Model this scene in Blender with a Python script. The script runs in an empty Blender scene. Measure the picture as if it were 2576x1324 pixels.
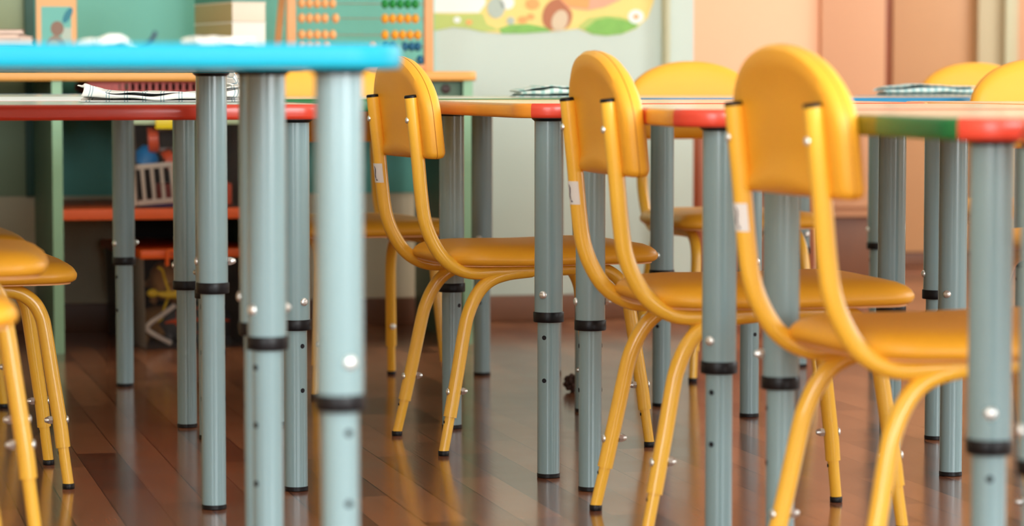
import bpy, bmesh, math, random
from mathutils import Vector, Matrix
random.seed(4)
PI = math.pi
sc = bpy.context.scene
col = sc.collection

# ------------------------------------------------------------------ camera
H = 0.62; FPX = 7000.0
TH = math.atan(462 / FPX)
cam = bpy.data.cameras.new('camera'); camo = bpy.data.objects.new('camera', cam); col.objects.link(camo)
camo.location = (0, 0, H); camo.rotation_euler = (PI / 2 - TH, 0, 0)
cam.sensor_width = 36; cam.lens = 36 * FPX / 2576
cam.dof.use_dof = True; cam.dof.focus_distance = 4.45; cam.dof.aperture_fstop = 4.3
cam.clip_start = 0.05
sc.camera = camo
sc.view_settings.view_transform = 'Standard'; sc.view_settings.look = 'None'
sc.view_settings.gamma = 1; sc.view_settings.exposure = 0.4
sc.cycles.max_bounces = 8; sc.cycles.diffuse_bounces = 4; sc.cycles.use_denoising = True
sc.cycles.transparent_max_bounces = 12; sc.cycles.caustics_reflective = False; sc.cycles.caustics_refractive = False
sc.cycles.sample_clamp_indirect = 6

# the room is turned against the camera by ANG; (u, v) are room axes
ANG = math.radians(14.0)
UX = Vector((math.cos(ANG), math.sin(ANG), 0)); VX = Vector((-math.sin(ANG), math.cos(ANG), 0))
def R(u, v, z=0.0): return UX * u + VX * v + Vector((0, 0, z))
def ray(px, py):
    a = (px - 1288) / FPX; b = (py - 662) / FPX; c, s = math.cos(TH), math.sin(TH)
    return Vector((a, c - b * s, -s - b * c))
def on_v(px, py, v):                       # where a sight line meets the wall plane v -> (u, z)
    r = ray(px, py); t = v / r.dot(VX); p = r * t
    return p.dot(UX), H + p.z

# ------------------------------------------------------------------ materials
def lin(c):
    return tuple(((x / 255 / 12.92) if x / 255 <= .04045 else ((x / 255 + .055) / 1.055) ** 2.4) for x in c) + (1,)
def mat(name, rgb, rough=.5, metal=0., coat=0., noise=0., nscale=40., spec=.5, trans=0., bump=0., bscale=300.):
    m = bpy.data.materials.new(name); m.use_nodes = True
    nt = m.node_tree; b = nt.nodes['Principled BSDF']
    c = lin(rgb)
    b.inputs['Base Color'].default_value = c; b.inputs['Roughness'].default_value = rough
    b.inputs['Metallic'].default_value = metal; b.inputs['Coat Weight'].default_value = coat
    b.inputs['Coat Roughness'].default_value = .12
    b.inputs['Specular IOR Level'].default_value = spec; b.inputs['Transmission Weight'].default_value = trans
    tc = nt.nodes.new('ShaderNodeTexCoord')
    n = nt.nodes.new('ShaderNodeTexNoise'); n.inputs['Scale'].default_value = nscale; n.inputs['Detail'].default_value = 4
    nt.links.new(tc.outputs['Object'], n.inputs['Vector'])
    mx = nt.nodes.new('ShaderNodeMix'); mx.data_type = 'RGBA'
    mx.inputs[6].default_value = tuple(x * (1 - noise) for x in c[:3]) + (1,)
    mx.inputs[7].default_value = tuple(min(1, x * (1 + noise)) for x in c[:3]) + (1,)
    nt.links.new(n.outputs['Fac'], mx.inputs[0]); nt.links.new(mx.outputs[2], b.inputs['Base Color'])
    if bump:
        n2 = nt.nodes.new('ShaderNodeTexNoise'); n2.inputs['Scale'].default_value = bscale
        nt.links.new(tc.outputs['Object'], n2.inputs['Vector'])
        bp = nt.nodes.new('ShaderNodeBump'); bp.inputs['Strength'].default_value = bump; bp.inputs['Distance'].default_value = .001
        nt.links.new(n2.outputs['Fac'], bp.inputs['Height']); nt.links.new(bp.outputs['Normal'], b.inputs['Normal'])
    return m

M = {}
M['yvinyl'] = mat('yellow_vinyl', (248, 178, 48), .42, noise=.04, nscale=12, bump=.12, bscale=500)
M['seam'] = mat('seam_thread', (190, 118, 16), .6)
M['ytube'] = mat('yellow_paint', (255, 196, 62), .28, coat=.4, noise=.03, nscale=8)
M['gtube'] = mat('grey_paint', (134, 164, 169), .24, coat=.5, noise=.05, nscale=6)
M['black'] = mat('black_plastic', (12, 12, 16), .4, spec=.3)
M['hole'] = mat('hole_dark', (10, 12, 22), .8)
M['chrome'] = mat('zinc_bolt', (236, 240, 238), .3, metal=.8)
M['top'] = mat('cream_laminate', (232, 224, 200), .2, noise=.03, nscale=5)
M['topg'] = mat('pale_grey_laminate', (205, 214, 208), .2, noise=.03, nscale=5)
M['blue'] = mat('blue_edge', (0, 162, 190), .42, spec=.3)
M['blue2'] = mat('deep_blue_edge', (0, 130, 180), .35)
M['red'] = mat('red_edge', (216, 66, 44), .3, coat=.2, noise=.06, nscale=25)
M['orange'] = mat('orange_edge', (236, 150, 44), .3, coat=.2, noise=.06, nscale=25)
M['green'] = mat('green_edge', (20, 112, 56), .35, noise=.05)
M['olive'] = mat('olive_edge', (112, 108, 10), .35, noise=.05)
M['white'] = mat('white_paper', (240, 240, 235), .6)
M['ink'] = mat('dark_blue_ink', (25, 28, 70), .6)
M['wallwhite'] = mat('pale_green_white_paint', (206, 220, 210), .6, noise=.02, nscale=3)
M['cream'] = mat('cream_paint', (222, 208, 176), .6, noise=.02, nscale=3)
M['teal'] = mat('teal_paint', (112, 192, 178), .5, noise=.03, nscale=3)
M['sage'] = mat('sage_paint', (150, 168, 136), .5, noise=.03, nscale=3)
M['dteal'] = mat('dark_teal_strip', (40, 84, 74), .5)
M['peach'] = mat('peach_paint', (244, 194, 156), .55, noise=.03, nscale=2)
M['peach2'] = mat('salmon_wardrobe_laminate', (208, 156, 116), .45, noise=.03, nscale=2)
M['wood'] = mat('brown_door_wood', (192, 144, 98), .45, noise=.12, nscale=3)
M['dwood'] = mat('dark_baseboard_wood', (120, 76, 50), .45, noise=.15, nscale=14)
M['rwood'] = mat('red_brown_wood', (150, 84, 50), .4, noise=.15, nscale=9)
M['greygreen'] = mat('grey_green_frame_paint', (188, 176, 140), .5)
M['pipe'] = mat('olive_grey_pipe', (186, 184, 150), .45)
M['cabgreen'] = mat('light_green_panel_edge', (150, 196, 160), .5)
M['cabdark'] = mat('green_panel', (88, 118, 96), .5, noise=.04, nscale=10)
M['beech'] = mat('beech_worktop', (236, 170, 84), .4, noise=.06, nscale=20)
M['oshelf'] = mat('orange_shelf', (226, 96, 40), .45)
M['dark'] = mat('bay_shade_board', (38, 28, 24), .7)
M['basket'] = mat('red_basket_plastic', (178, 52, 34), .4)
M['olid'] = mat('orange_lid_plastic', (232, 98, 30), .35)
M['ylid'] = mat('yellow_lid_plastic', (232, 206, 20), .35)
M['glid'] = mat('pale_green_lid_plastic', (176, 196, 160), .35)
M['toyorange'] = mat('toy_orange', (226, 84, 36), .4)
M['toyblue'] = mat('toy_blue', (0, 126, 200), .4)
M['toyyellow'] = mat('toy_yellow', (244, 206, 40), .45)
M['toywhite'] = mat('toy_white', (226, 214, 200), .45)
M['toypurple'] = mat('toy_purple', (110, 80, 160), .45)
M['toydark'] = mat('toy_dark', (80, 82, 86), .6, noise=.5, nscale=30)
M['toybrown'] = mat('toy_brown', (156, 112, 66), .6, noise=.4, nscale=30)
M['bnat'] = mat('natural_bead', (240, 178, 116), .4)
M['byel'] = mat('yellow_bead', (240, 164, 30), .35)
M['bgrn'] = mat('green_bead', (0, 138, 56), .35)
M['bblu'] = mat('blue_bead', (0, 96, 138), .35)
M['pine'] = mat('pale_wood', (228, 164, 108), .45, noise=.08, nscale=20)
M['wire'] = mat('steel_wire', (180, 180, 175), .3, metal=1.)
M['tan'] = mat('tan_box_and_carton_shade', (186, 172, 128), .7, noise=.04)
M['creamc'] = mat('cream_carton', (232, 222, 204), .6)
M['whitec'] = mat('white_carton', (236, 236, 228), .6)
M['tealc'] = mat('teal_carton', (90, 160, 150), .6)
M['papers'] = mat('aged_paper', (206, 180, 164), .7, noise=.1, nscale=60)
M['cover'] = mat('brown_cover', (96, 66, 54), .6)
M['brass'] = mat('lock_dark_metal', (60, 36, 30), .5)
M['cone'] = mat('dark_brown_scales', (60, 34, 22), .7, noise=.4, nscale=80)
M['ceil'] = mat('white_ceiling', (235, 235, 228), .8)
M['wallside'] = mat('light_peach_wall', (236, 214, 184), .7)
M['lampglow'] = None

def clear_plastic():
    m = bpy.data.materials.new('clear_plastic'); m.use_nodes = True; nt = m.node_tree
    nt.nodes.clear()
    o = nt.nodes.new('ShaderNodeOutputMaterial'); mix = nt.nodes.new('ShaderNodeMixShader')
    t = nt.nodes.new('ShaderNodeBsdfTransparent'); g = nt.nodes.new('ShaderNodeBsdfPrincipled')
    g.inputs['Base Color'].default_value = (.55, .5, .48, 1); g.inputs['Roughness'].default_value = .25
    fr = nt.nodes.new('ShaderNodeFresnel'); fr.inputs['IOR'].default_value = 1.35
    ad = nt.nodes.new('ShaderNodeMath'); ad.operation = 'ADD'; ad.inputs[1].default_value = .0
    nt.links.new(fr.outputs[0], ad.inputs[0]); nt.links.new(ad.outputs[0], mix.inputs[0])
    nt.links.new(t.outputs[0], mix.inputs[1]); nt.links.new(g.outputs[0], mix.inputs[2]); nt.links.new(mix.outputs[0], o.inputs[0])
    return m
M['clear'] = clear_plastic()

def cloth_mat(name, base, line, fx, fy, width, double=True, stripes_only=False):
    m = mat(name, base, .85, spec=.2, bump=.2, bscale=900); nt = m.node_tree; b = nt.nodes['Principled BSDF']
    tc = nt.nodes.new('ShaderNodeUVMap'); sep = nt.nodes.new('ShaderNodeSeparateXYZ'); nt.links.new(tc.outputs[0], sep.inputs[0])
    def line_fac(axis, f):
        mu = nt.nodes.new('ShaderNodeMath'); mu.operation = 'MULTIPLY'; mu.inputs[1].default_value = f
        nt.links.new(sep.outputs[axis], mu.inputs[0])
        fr = nt.nodes.new('ShaderNodeMath'); fr.operation = 'FRACT'; nt.links.new(mu.outputs[0], fr.inputs[0])
        outs = []
        for c0 in ((.42, .58) if double else (.5,)):
            sb = nt.nodes.new('ShaderNodeMath'); sb.operation = 'SUBTRACT'; sb.inputs[1].default_value = c0; nt.links.new(fr.outputs[0], sb.inputs[0])
            ab = nt.nodes.new('ShaderNodeMath'); ab.operation = 'ABSOLUTE'; nt.links.new(sb.outputs[0], ab.inputs[0])
            lt = nt.nodes.new('ShaderNodeMath'); lt.operation = 'LESS_THAN'; lt.inputs[1].default_value = width; nt.links.new(ab.outputs[0], lt.inputs[0])
            outs.append(lt)
        if len(outs) == 1: return outs[0]
        mx = nt.nodes.new('ShaderNodeMath'); mx.operation = 'MAXIMUM'
        nt.links.new(outs[0].outputs[0], mx.inputs[0]); nt.links.new(outs[1].outputs[0], mx.inputs[1]); return mx
    a = line_fac(0, fx)
    if not stripes_only:
        c = line_fac(1, fy); mx = nt.nodes.new('ShaderNodeMath'); mx.operation = 'MAXIMUM'
        nt.links.new(a.outputs[0], mx.inputs[0]); nt.links.new(c.outputs[0], mx.inputs[1]); a = mx
    mix = nt.nodes.new('ShaderNodeMix'); mix.data_type = 'RGBA'
    mix.inputs[6].default_value = lin(base); mix.inputs[7].default_value = lin(line)
    nt.links.new(a.outputs[0], mix.inputs[0]); nt.links.new(mix.outputs[2], b.inputs['Base Color'])
    return m
M['plaid'] = cloth_mat('white_plaid_cloth', (242, 240, 236), (160, 182, 190), 34, 34, .028)
M['stripe'] = cloth_mat('teal_striped_cloth', (220, 230, 224), (168, 206, 200), 60, 60, .2, double=False, stripes_only=True)
M['stripe2'] = cloth_mat('blue_striped_cloth', (208, 226, 226), (156, 198, 204), 60, 60, .22, double=False, stripes_only=True)

def floor_mat():
    m = bpy.data.materials.new('brown_laminate_floor'); m.use_nodes = True; nt = m.node_tree; b = nt.nodes['Principled BSDF']
    tc = nt.nodes.new('ShaderNodeTexCoord'); mp = nt.nodes.new('ShaderNodeMapping')
    mp.inputs['Rotation'].default_value = (0, 0, -PI / 2)
    nt.links.new(tc.outputs['Object'], mp.inputs['Vector'])
    br = nt.nodes.new('ShaderNodeTexBrick'); br.offset = .37; br.offset_frequency = 2; br.squash = 1
    br.inputs['Scale'].default_value = 1; br.inputs['Brick Width'].default_value = .42; br.inputs['Row Height'].default_value = .068
    br.inputs['Mortar Size'].default_value = .0011; br.inputs['Mortar Smooth'].default_value = .4; br.inputs['Bias'].default_value = 0
    br.inputs['Color1'].default_value = lin((176, 114, 78)); br.inputs['Color2'].default_value = lin((108, 63, 44)); br.inputs['Mortar'].default_value = lin((52, 30, 22))
    nt.links.new(mp.outputs[0], br.inputs['Vector'])
    mp2 = nt.nodes.new('ShaderNodeMapping'); mp2.inputs['Scale'].default_value = (1.2, 18, 1); nt.links.new(mp.outputs[0], mp2.inputs['Vector'])
    n = nt.nodes.new('ShaderNodeTexNoise'); n.inputs['Scale'].default_value = 9; n.inputs['Detail'].default_value = 6; n.inputs['Distortion'].default_value = .8
    nt.links.new(mp2.outputs[0], n.inputs['Vector'])
    rp = nt.nodes.new('ShaderNodeValToRGB'); rp.color_ramp.elements[0].position = .3; rp.color_ramp.elements[0].color = (.80, .80, .80, 1)
    rp.color_ramp.elements[1].position = .7; rp.color_ramp.elements[1].color = (1.06, 1.06, 1.06, 1); nt.links.new(n.outputs['Fac'], rp.inputs[0])
    mx = nt.nodes.new('ShaderNodeMix'); mx.data_type = 'RGBA'; mx.blend_type = 'MULTIPLY'; mx.inputs[0].default_value = 1
    nt.links.new(br.outputs['Color'], mx.inputs[6]); nt.links.new(rp.outputs[0], mx.inputs[7]); nt.links.new(mx.outputs[2], b.inputs['Base Color'])
    n2 = nt.nodes.new('ShaderNodeTexNoise'); n2.inputs['Scale'].default_value = 7; n2.inputs['Detail'].default_value = 8; nt.links.new(tc.outputs['Object'], n2.inputs['Vector'])
    mr = nt.nodes.new('ShaderNodeMapRange'); mr.inputs[3].default_value = .10; mr.inputs[4].default_value = .22; nt.links.new(n2.outputs['Fac'], mr.inputs[0]); nt.links.new(mr.outputs[0], b.inputs['Roughness'])
    bp = nt.nodes.new('ShaderNodeBump'); bp.inputs['Strength'].default_value = .05; bp.inputs['Distance'].default_value = .001
    nt.links.new(n.outputs['Fac'], bp.inputs['Height']); nt.links.new(bp.outputs[0], b.inputs['Normal'])
    b.inputs['Specular IOR Level'].default_value = .55
    return m
M['floor'] = floor_mat()

# ------------------------------------------------------------------ mesh helpers
def mesh(name, bm, mats, smooth=True, recalc=True):
    if recalc: bmesh.ops.recalc_face_normals(bm, faces=bm.faces)
    me = bpy.data.meshes.new(name); bm.to_mesh(me); bm.free()
    for m in (mats if isinstance(mats, (list, tuple)) else [mats]): me.materials.append(m)
    if smooth:
        for p in me.polygons: p.use_smooth = True
        try: me.set_sharp_from_angle(angle=math.radians(38))
        except Exception: pass
    return me
def obj(name, me, parent=None, loc=(0, 0, 0), rz=0., label=None, rot=None):
    o = bpy.data.objects.new(name, me); col.objects.link(o)
    o.location = loc; o.rotation_euler = rot or (0, 0, rz)
    if parent: o.parent = parent
    if label: o['label'] = label
    return o
def thing(name, label, cat, loc=(0, 0, 0), rz=0., group=None):
    o = bpy.data.objects.new(name, None); col.objects.link(o); o.empty_display_size = .05
    o.location = loc; o.rotation_euler = (0, 0, rz); o['label'] = label; o['category'] = cat
    if group: o['group'] = group
    return o
def tag(o, label, cat, group=None):
    o['label'] = label; o['category'] = cat
    if group: o['group'] = group
    return o
def struct(name, me, loc=(0, 0, 0), rz=0., label=None, cat=None):
    o = obj(name, me, None, loc, rz); o['kind'] = 'structure'
    if label: o['label'] = label
    if cat: o['category'] = cat
    return o
def copy_tree(o, parent=None):
    c = o.copy(); col.objects.link(c); c.parent = parent
    for ch in list(o.children): copy_tree(ch, c)
    return c
def box(bm, x0, x1, y0, y1, z0, z1, mi=0, bev=0.):
    vs = [bm.verts.new(p) for p in ((x0, y0, z0), (x1, y0, z0), (x1, y1, z0), (x0, y1, z0), (x0, y0, z1), (x1, y0, z1), (x1, y1, z1), (x0, y1, z1))]
    fs = [bm.faces.new([vs[i] for i in q]) for q in ((0, 3, 2, 1), (4, 5, 6, 7), (0, 1, 5, 4), (1, 2, 6, 5), (2, 3, 7, 6), (3, 0, 4, 7))]
    for f in fs: f.material_index = mi
    if bev:
        es = list({e for f in fs for e in f.edges})
        r = bmesh.ops.bevel(bm, geom=es, offset=bev, segments=2, affect='EDGES', profile=.6)
        for f in r['faces']: f.material_index = mi
def boxm(name, dims, m, bev=0.):
    bm = bmesh.new(); box(bm, *dims, bev=bev); return mesh(name, bm, m)
def sweep(bm, pts, r, seg=16, caps=True, mi=0, closed=False):
    pts = [Vector(p) for p in pts]; n = len(pts)
    rad = r if callable(r) else (lambda i: r)
    T = []
    for i in range(n):
        a = pts[(i - 1) % n] if (closed or i > 0) else pts[i]; b = pts[(i + 1) % n] if (closed or i < n - 1) else pts[i]
        T.append((b - a).normalized())
    up = Vector((1, 0, 0)) if abs(T[0].x) < .9 else Vector((0, 1, 0))
    N = (up - T[0] * up.dot(T[0])).normalized()
    rings = []
    for i in range(n):
        N = (N - T[i] * N.dot(T[i])).normalized(); B = T[i].cross(N)
        rings.append([bm.verts.new(pts[i] + (N * math.cos(2 * PI * k / seg) + B * math.sin(2 * PI * k / seg)) * rad(i)) for k in range(seg)])
    for i in range(n if closed else n - 1):
        a, b = rings[i], rings[(i + 1) % n]
        for k in range(seg):
            f = bm.faces.new((a[k], a[(k + 1) % seg], b[(k + 1) % seg], b[k])); f.material_index = mi
    if caps and not closed:
        for q in (list(reversed(rings[0])), rings[-1]):
            f = bm.faces.new(q); f.material_index = mi
def cr(pts, sub=8):                         # Catmull-Rom through points
    P = [Vector(p) for p in pts]; P = [P[0] * 2 - P[1]] + P + [P[-1] * 2 - P[-2]]; out = []
    for i in range(1, len(P) - 2):
        for k in range(sub):
            t = k / sub; a, b, c, d = P[i - 1], P[i], P[i + 1], P[i + 2]
            out.append(.5 * ((2 * b) + (c - a) * t + (2 * a - 5 * b + 4 * c - d) * t * t + (3 * b - a - 3 * c + d) * t ** 3))
    out.append(P[-2]); return out
def lathe(bm, prof, seg=24, mat4=None, mi=0):
    rings = []
    for r, z in prof:
        if r < 1e-6: ring = [bm.verts.new((0, 0, z))]
        else: ring = [bm.verts.new((r * math.cos(2 * PI * k / seg), r * math.sin(2 * PI * k / seg), z)) for k in range(seg)]
        rings.append(ring)
    for a, b in zip(rings, rings[1:]):
        for k in range(seg):
            k2 = (k + 1) % seg
            q = [a[k % len(a)], a[k2 % len(a)], b[k2 % len(b)], b[k % len(b)]]
            q = list(dict.fromkeys(q))
            if len(q) >= 3:
                f = bm.faces.new(q); f.material_index = mi
    if len(rings[0]) > 1: f = bm.faces.new(list(reversed(rings[0]))); f.material_index = mi
    if len(rings[-1]) > 1: f = bm.faces.new(rings[-1]); f.material_index = mi
    if mat4 is not None:
        bmesh.ops.transform(bm, matrix=mat4, verts=[v for r in rings for v in r])
def axis_mat(p, d):
    q = Vector((0, 0, 1)).rotation_difference(Vector(d).normalized())
    return Matrix.Translation(Vector(p)) @ q.to_matrix().to_4x4()
def ball(bm, c, r, mi=0, sx=1, sy=1, sz=1, seg=14):
    prof = [(r * math.sin(PI * i / 8), -r * math.cos(PI * i / 8)) for i in range(9)]
    lathe(bm, prof, seg, Matrix.Translation(Vector(c)) @ Matrix.Diagonal((sx, sy, sz, 1)), mi)

# ------------------------------------------------------------------ chair
POST = [(-.229, .590), (-.2235, .54), (-.218, .49), (-.2135, .44), (-.209, .403), (-.204, .380), (-.195, .357), (-.180, .332), (-.162, .315), (-.140, .304), (-.117, .300), (-.08, .301), (-.03, .302)]
REAR = [(-.177, .035), (-.169, .063), (-.153, .141), (-.140, .207), (-.133, .232), (-.122, .256), (-.107, .276), (-.088, .289), (-.06, .297), (-.02, .301)]
FRNT = [(-.03, .302), (.03, .303), (.085, .303), (.105, .301), (.122, .294), (.137, .281), (.147, .262), (.152, .24), (.162, .170), (.172, .100), (.176, .063)]
def side_x(s, z): return s * (.115 + .0224 * (1 - min(z, .3) / .3))
def pad(bm, loop, cen, prof, place, mi=0):
    """closed loop of 2-D points shrunk towards cen by each profile step (inset, height)"""
    rings = []; c = Vector(cen)
    n = len(loop)
    nor = []
    for i in range(n):
        t = Vector(loop[(i + 1) % n]) - Vector(loop[i - 1]); nor.append(Vector((t.y, -t.x)).normalized())
    for inset, h in prof:
        ring = []
        for p, nn in zip(loop, nor):
            p = Vector(p)
            r0 = (p - c).length; p3 = c + (p - c) * (1 - min(inset, .03) / r0)
            q = p3 if inset < .03 else c + (p3 - c) * max(.04, 1 - (inset - .03) / .125)
            ring.append(bm.verts.new(place(q.x, q.y, h)))
        rings.append(ring)
    for a, b in zip(rings, rings[1:]):
        for i in range(n):
            f = bm.faces.new((a[i], a[(i + 1) % n], b[(i + 1) % n], b[i])); f.material_index = mi
    for r in (list(reversed(rings[0])), rings[-1]):
        f = bm.faces.new(r); f.material_index = mi
def back_loop():
    L = []
    hw, zb, zs, zt, rb = .154, .490, .560, .6595, .010
    for i in range(7): a = -PI / 2 + PI / 2 * i / 6; L.append((hw - rb + rb * math.cos(a), zb + rb + rb * math.sin(a)))
    for z in (.52, .545): L.append((hw, z))
    for i in range(33):
        t = PI * i / 32; cx, sx = math.cos(t), math.sin(t); e = 2 / 2.12
        L.append((hw * math.copysign(abs(cx) ** e, cx), zs + (zt - zs) * sx ** e))
    for z in (.545, .52): L.append((-hw, z))
    for i in range(7): a = PI + PI / 2 * i / 6; L.append((-hw + rb + rb * math.cos(a), zb + rb + rb * math.sin(a)))
    for x in (-.08, -.03, .03, .08): L.append((x, zb))
    return L
def lean(z): return -.2235 - (z - .54) * .104
def back_place(x, z, h):
    # slightly hollow towards the sitter, with shallow grooves over the posts
    return (x, lean(z) + h + .35 * x * x - .004, z)
def seat_loop():
    L = []
    def arc(cx, cy, r, a0, a1, n=8):
        for i in range(n + 1):
            a = a0 + (a1 - a0) * i / n; L.append((cx + r * math.cos(a), cy + r * math.sin(a)))
    arc(.165 - .045, .201 - .045, .045, 0, PI / 2); 
    for x in (.06, 0, -.06): L.append((x, .205))
    arc(-.165 + .045, .201 - .045, .045, PI / 2, PI)
    for y in (.06, 0, -.05): L.append((-.163, y))
    arc(-.155 + .07, -.165 + .07, .07, PI, 1.5 * PI)
    for x in (-.04, .04): L.append((x, -.168))
    arc(.155 - .07, -.165 + .07, .07, 1.5 * PI, 2 * PI)
    for y in (-.05, 0, .06): L.append((.163, y))
    return L
def bolt_mesh(name, p, d, length, head=.0062, nut=True):
    bm = bmesh.new()
    h = length / 2
    A = axis_mat(p, d)
    lathe(bm, [(.0028, -h), (.0028, h)], 10, A)
    lathe(bm, [(head, h - .0005), (head, h + .0008), (head * .85, h + .0024), (head * .45, h + .0034), (0, h + .0037)], 16, A)
    if nut:
        lathe(bm, [(.0026, -h - .011), (.0026, -h)], 8, A)
        lathe(bm, [(0, -h - .0125), (.003, -h - .0115), (.0048, -h - .008), (.0052, -h - .006)], 12, A)
        lathe(bm, [(.0064, -h - .006), (.0064, -h)], 6, A)
    return mesh(name, bm, M['chrome'])
def make_chair(dz):
    root = thing('kindergarten_chair', 'chair', 'chair', group='yellow children\'s chairs')
    bm = bmesh.new()
    pad(bm, back_loop(), (0, .565), [(.15, .0095), (.1, .0095), (.05, .0085), (.026, .0045), (.014, .0035), (.005, .006), (0, .0125), (0, .024), (.003, .031), (.010, .036), (.022, .0385), (.05, .040), (.1, .041), (.15, .041)], lambda x, z, h: (x, back_place(x, z, h)[1], z + dz))
    b = obj('backrest', mesh('backrest', bm, M['yvinyl']), root)
    bm = bmesh.new()
    sweep(bm, [Vector((x * 1.0015, back_place(x, z, .0185)[1], z + dz)) for x, z in back_loop()[:48]], .0006, 6)
    obj('seam', mesh('seam', bm, M['seam']), b)
    bm = bmesh.new()
    prof = [(.15, .0), (.1, .0), (.02, .0), (.008, .0005), (.002, .004), (0, .009), (0, .013), (.004, .019), (.012, .0245), (.026, .0295), (.05, .033), (.09, .0355), (.15, .037)]
    pad(bm, seat_loop(), (0, .015), prof, lambda x, y, h: (x, y, .3135 + h + dz - .003 * (1 - min(1, abs(y) / .18))))
    s = obj('seat', mesh('seat', bm, M['yvinyl']), root)
    bm = bmesh.new()
    pad(bm, [(x * .955, y * .955) for x, y in seat_loop()], (0, .015), [(.15, 0), (.03, 0), (0, 0), (0, .003), (.03, .003), (.15, .003)], lambda x, y, h: (x, y, .3112 + h + dz))
    obj('seat_base', mesh('seat_base', bm, M['bnat']), s)
    for sd in (-1, 1):
        bm = bmesh.new()
        sweep(bm, [(side_x(sd, z), y, z + dz) for _, y, z in cr([(0, y, z) for y, z in POST], 5)], .0115, 20)
        p = obj('back_post', mesh('back_post', bm, M['ytube']), root)
        bm = bmesh.new(); lathe(bm, [(.0117, 0), (.0117, .003), (.0102, .0046), (0, .0048)], 20, axis_mat((side_x(sd, .59), -.229, .590 + dz), (0, -.11, 1)))
        obj('end_cap', mesh('end_cap', bm, M['black']), p)
        obj('bolt', bolt_mesh('bolt', (side_x(sd, .552), -.2250, .552 + dz), (0, -1, .1), .0215, .0052, nut=False), p)
        if sd == -1:
            bm = bmesh.new()
            def cyl(a, z, r): 
                y = -.218 + (.49 - z) * .1
                return bm.verts.new((side_x(sd, .45) + r * math.cos(a), y + r * math.sin(a), z + dz))
            def patch(a0, a1, z0, z1, r, mi, sh=0.):
                n = 10
                rows = [[cyl(math.radians(a0 + (a1 - a0) * i / n) + sh * j, z0 + (z1 - z0) * j, r) for i in range(n + 1)] for j in (0, 1)]
                for i in range(n):
                    f = bm.faces.new((rows[0][i], rows[0][i + 1], rows[1][i + 1], rows[1][i])); f.material_index = mi
            patch(-170, -2, .443, .476, .0123, 0)
            pth = [(-92, .4725), (-74, .4710), (-66, .4670), (-68, .4620), (-74, .4570), (-72, .4520), (-54, .4470)]
            for (a0, z0), (a1, z1) in zip(pth, pth[1:]):
                wd = 5.5
                f = bm.faces.new([cyl(math.radians(a0 - wd), z0, .01245), cyl(math.radians(a0 + wd), z0 - .0006, .01245), cyl(math.radians(a1 + wd), z1 - .0006, .01245), cyl(math.radians(a1 - wd), z1, .01245)]); f.material_index = 1
            f = bm.faces.new([cyl(math.radians(q), z, .0125) for q, z in ((-84, .4555), (-70, .4535), (-50, .4465), (-66, .4463))]); f.material_index = 1
            obj('sticker', mesh('sticker', bm, [M['white'], M['ink']], recalc=False), p)
        for path, front in ((REAR, False), (FRNT, True)):
            bm = bmesh.new()
            q = [(side_x(sd, z), y, z + dz) for _, y, z in cr([(0, y, z) for y, z in (path[1:] if not front else path)], 5)]
            sweep(bm, q, .0111, 20)
            lg = obj('leg', mesh('leg', bm, M['ytube']), root)
            yf = .183 if front else -.1815; ys = .176 if front else -.169
            sl = (yf - ys) / .063
            top = Vector((side_x(sd, .063), ys, .063 + dz))
            ft = Vector((side_x(sd, 0), ys + sl * (.063 + dz), .006))
            bm = bmesh.new(); sweep(bm, [top + (top - ft).normalized() * .01, ft], .0084, 16)
            if dz:
                k = top.lerp(ft, .5)
                lathe(bm, [(.0029, .0), (.0029, .0004)], 10, axis_mat(k + Vector((0, -.0084, 0)), (0, -1, 0)), 1)
            else:
                k = top.lerp(ft, .14)
                lathe(bm, [(.0029, .0), (.0029, .0004)], 10, axis_mat(k + Vector((0, -.0084, 0)), (0, -1, 0)), 1)
            obj('leg_insert', mesh('leg_insert', bm, [M['ytube'], M['hole']]), lg)
            bm = bmesh.new(); lathe(bm, [(.0088, 0), (.0093, .0015), (.0093, .0075), (.0086, .0085)], 16, Matrix.Translation((ft.x, ft.y, 0)))
            obj('foot_cap', mesh('foot_cap', bm, M['black']), lg)
            obj('bolt', bolt_mesh('bolt', (side_x(sd, .105), (.1712 if front else -.1605), .105 + dz), (0, 1, 0) if front else (0, -1, 0), .0215), lg)
    return root
CH = [make_chair(0.), make_chair(.066)]
used = [False, False]
def chair(label, c, a, kind=0):
    o = copy_tree(CH[kind]) if used[kind] else CH[kind]
    used[kind] = True
    o.location = (c[0], c[1], 0); o.rotation_euler = (0, 0, a - PI / 2); o['label'] = label
    return o
def from_fr(fx, fy, a):
    f = Vector((math.cos(a), math.sin(a))); r = Vector((f.y, -f.x))
    return (fx - r.x * .1374 - f.x * .183, fy - r.y * .1374 - f.y * .183)
chair('yellow chair whose padded back is overlapped by the corner of the blue tabletop', (.0153, 4.750), .325)
chair('middle of the three yellow chairs seen from behind, under the red-cornered table', (.3276, 3.8843), .2191)
chair('largest yellow chair, seen from behind at the right, nearest the camera', (.5115, 3.203), .303)
chair('yellow chair at left with seat tip and front leg before the green cabinet panel', (-.8861, 4.273), .2735)
chair('yellow chair seen from the front behind the green-edged table, before the green cabinet', (-.318, 5.61), -1.21)
chair('yellow chair facing the camera below the olive pipe on the white wall', (.452, 5.90), -1.288)
chair('yellow chair facing the camera before the brown door, behind the striped towel', (1.151, 6.36), -1.29)
chair('bright yellow chair facing the camera, cut off by the right picture edge', (1.067, 5.091), -1.29)
chair('yellow chair at left picture edge with the highest, smallest and farthest seat', from_fr(-.885, 4.97, .28), .28)
chair('raised yellow chair at left, thick leg reaching the bottom of the picture', from_fr(-.588, 3.40, .19), .19, 1)
chair('blurred yellow chair at the left picture edge, lowest and nearest of the left seats', from_fr(-.4975, 2.70, .28), .28, 1)

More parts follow.
